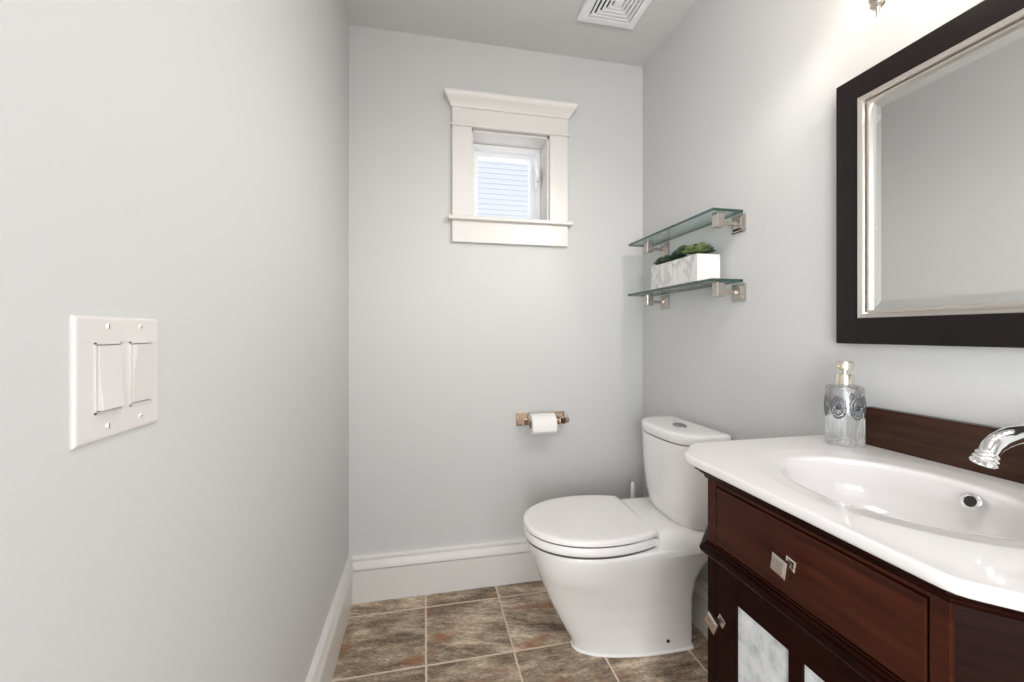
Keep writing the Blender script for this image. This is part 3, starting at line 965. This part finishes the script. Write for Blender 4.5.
bm = bmesh.new()
lathe(bm, [(0.0110, 0), (0.0126, 0.0012), (0.0132, 0.0030), (0.0122, 0.0048), (0.0120, 0.0060), (0.0136, 0.0075), (0.0143, 0.0098), (0.0132, 0.0118), (0.0132, 0.0126), (0.0146, 0.0140), (0.0150, 0.0158), (0.0142, 0.0170), (0.010, 0.0172), (0.009, 0.012)], V(0.8065, FY, 0.959), V(-0.55, 0, -0.83), 32)
obj('spout_tip', bm, m_chrome, fa, 40)
bm = bmesh.new()
tube(bm, [(0.983, FY, ZT + 0.072), (0.989, FY, 0.975), (0.992, FY - 0.004, 1.01), (0.988, FY - 0.01, 1.04)], [0.006, 0.005, 0.0055, 0.007])
obj('lever', bm, m_chrome, fa, 60)

# ------------------------------------------------------------------ cut-glass soap dispenser
BX, BY = 0.972, 0.797
so = thing('soap_dispenser', 'clear cut glass soap bottle with pale gold pump on the sink top', 'soap dispenser', (BX, BY, ZT))
RB, BH = 0.0370, 0.142


def ribbed(r, h, a):
    if r > 0.03 and 0.008 < h < 0.064:
        k = min(1, (h - 0.008) / 0.006, (0.064 - h) / 0.006)
        return r - 0.0022 * k * (0.5 - 0.5 * cos(26 * a))
    if r > 0.03 and h > 0.122:
        return r - 0.0010 * min(1, (h - 0.122) / 0.004) * (0.5 - 0.5 * cos(26 * a))
    return max(r, 1e-5)


prof = [(0.0001, 0.0), (0.029, 0.0), (0.0345, 0.002), (0.0367, 0.006)] + [(RB, 0.008 + 0.0057 * i) for i in range(0, 22)] + [(0.0366, 0.1325), (0.0345, 0.1375), (0.029, 0.1405), (0.0175, BH), (0.0155, 0.145), (0.0001, 0.145)]
bm = bmesh.new()
lathe(bm, prof, (BX, BY, ZT + 0.0004), n=156, rf=ribbed, caps=False)
inner = [(0.0001, 0.012), (0.026, 0.012), (0.0305, 0.017), (0.0305, 0.130), (0.026, 0.136), (0.0001, 0.137)]
lathe(bm, inner, (BX, BY, ZT + 0.0004), n=48, caps=False)
bmesh.ops.remove_doubles(bm, verts=bm.verts[:], dist=1e-4)
bottle = obj('bottle', bm, m_bottle, so, 50)
for k in range(6):                                # pressed flower medallions round the upper body
    a = pi + 0.36 + k * pi / 3
    dvec = V(cos(a), sin(a), 0)
    c = V(BX, BY, ZT + 0.091) + dvec * (RB - 0.001)
    bm = bmesh.new()
    tang = V(-sin(a), cos(a), 0)
    torus(bm, c, dvec, 0.0172, 0.0018); torus(bm, c + dvec * 0.0012, dvec, 0.0115, 0.0015)
    u, w = frame_of(dvec)
    for q in range(10):
        e = u * cos(q * pi / 5) + w * sin(q * pi / 5)
        tube(bm, [c + dvec * 0.001 + e * 0.005, c + dvec * 0.0022 + e * 0.0085, c + dvec * 0.001 + e * 0.0112], [0.0006, 0.0017, 0.0006], 8)
        tube(bm, [c + e * 0.0125, c + dvec * 0.0012 + e * 0.0142, c + e * 0.016], [0.0005, 0.0013, 0.0005], 8)
    for v in bm.verts:                            # wrap the flat rosette round the cylinder
        t = (v.co - c).dot(tang)
        v.co.z = c.z + (v.co.z - c.z) * 1.42
        v.co -= tang * t * 0.16
        t *= 0.84
        v.co -= dvec * (RB - sqrt(max(RB * RB - t * t, 0)))
    md = obj('medallion', bm, m_relief, bottle, 60)
    bm = bmesh.new()
    lathe(bm, [(0.0056, -0.001), (0.0054, 0.001), (0.0032, 0.0026), (0.0003, 0.003)], c, dvec, 16)
    obj('medallion_centre', bm, m_relief_d, bottle, 60)
bm = bmesh.new()
lathe(bm, [(0.0163, 0.1425), (0.0174, 0.1435), (0.0174, 0.1655), (0.0163, 0.167), (0.0055, 0.1675), (0.0055, 0.1765), (0.016, 0.177), (0.0174, 0.1785), (0.0174, 0.1955), (0.0160, 0.197), (0.001, 0.1972)], (BX, BY, ZT), n=40)
pump = obj('pump', bm, m_gold, so, 40)
bm = bmesh.new()
nv = V(-0.95, -0.30, 0).normalized()
lathe(bm, [(0.0050, 0), (0.0050, 0.0045), (0.0036, 0.005), (0.0032, 0.003)], V(BX, BY, ZT + 0.187) + nv * 0.0165, nv, 20)
obj('nozzle', bm, m_gold, pump, 60)
bm = bmesh.new()
tube(bm, [(BX, BY, ZT + 0.018), (BX, BY, ZT + 0.137)], 0.003, 10)
obj('dip_tube', bm, m_vinyl, pump, 60)
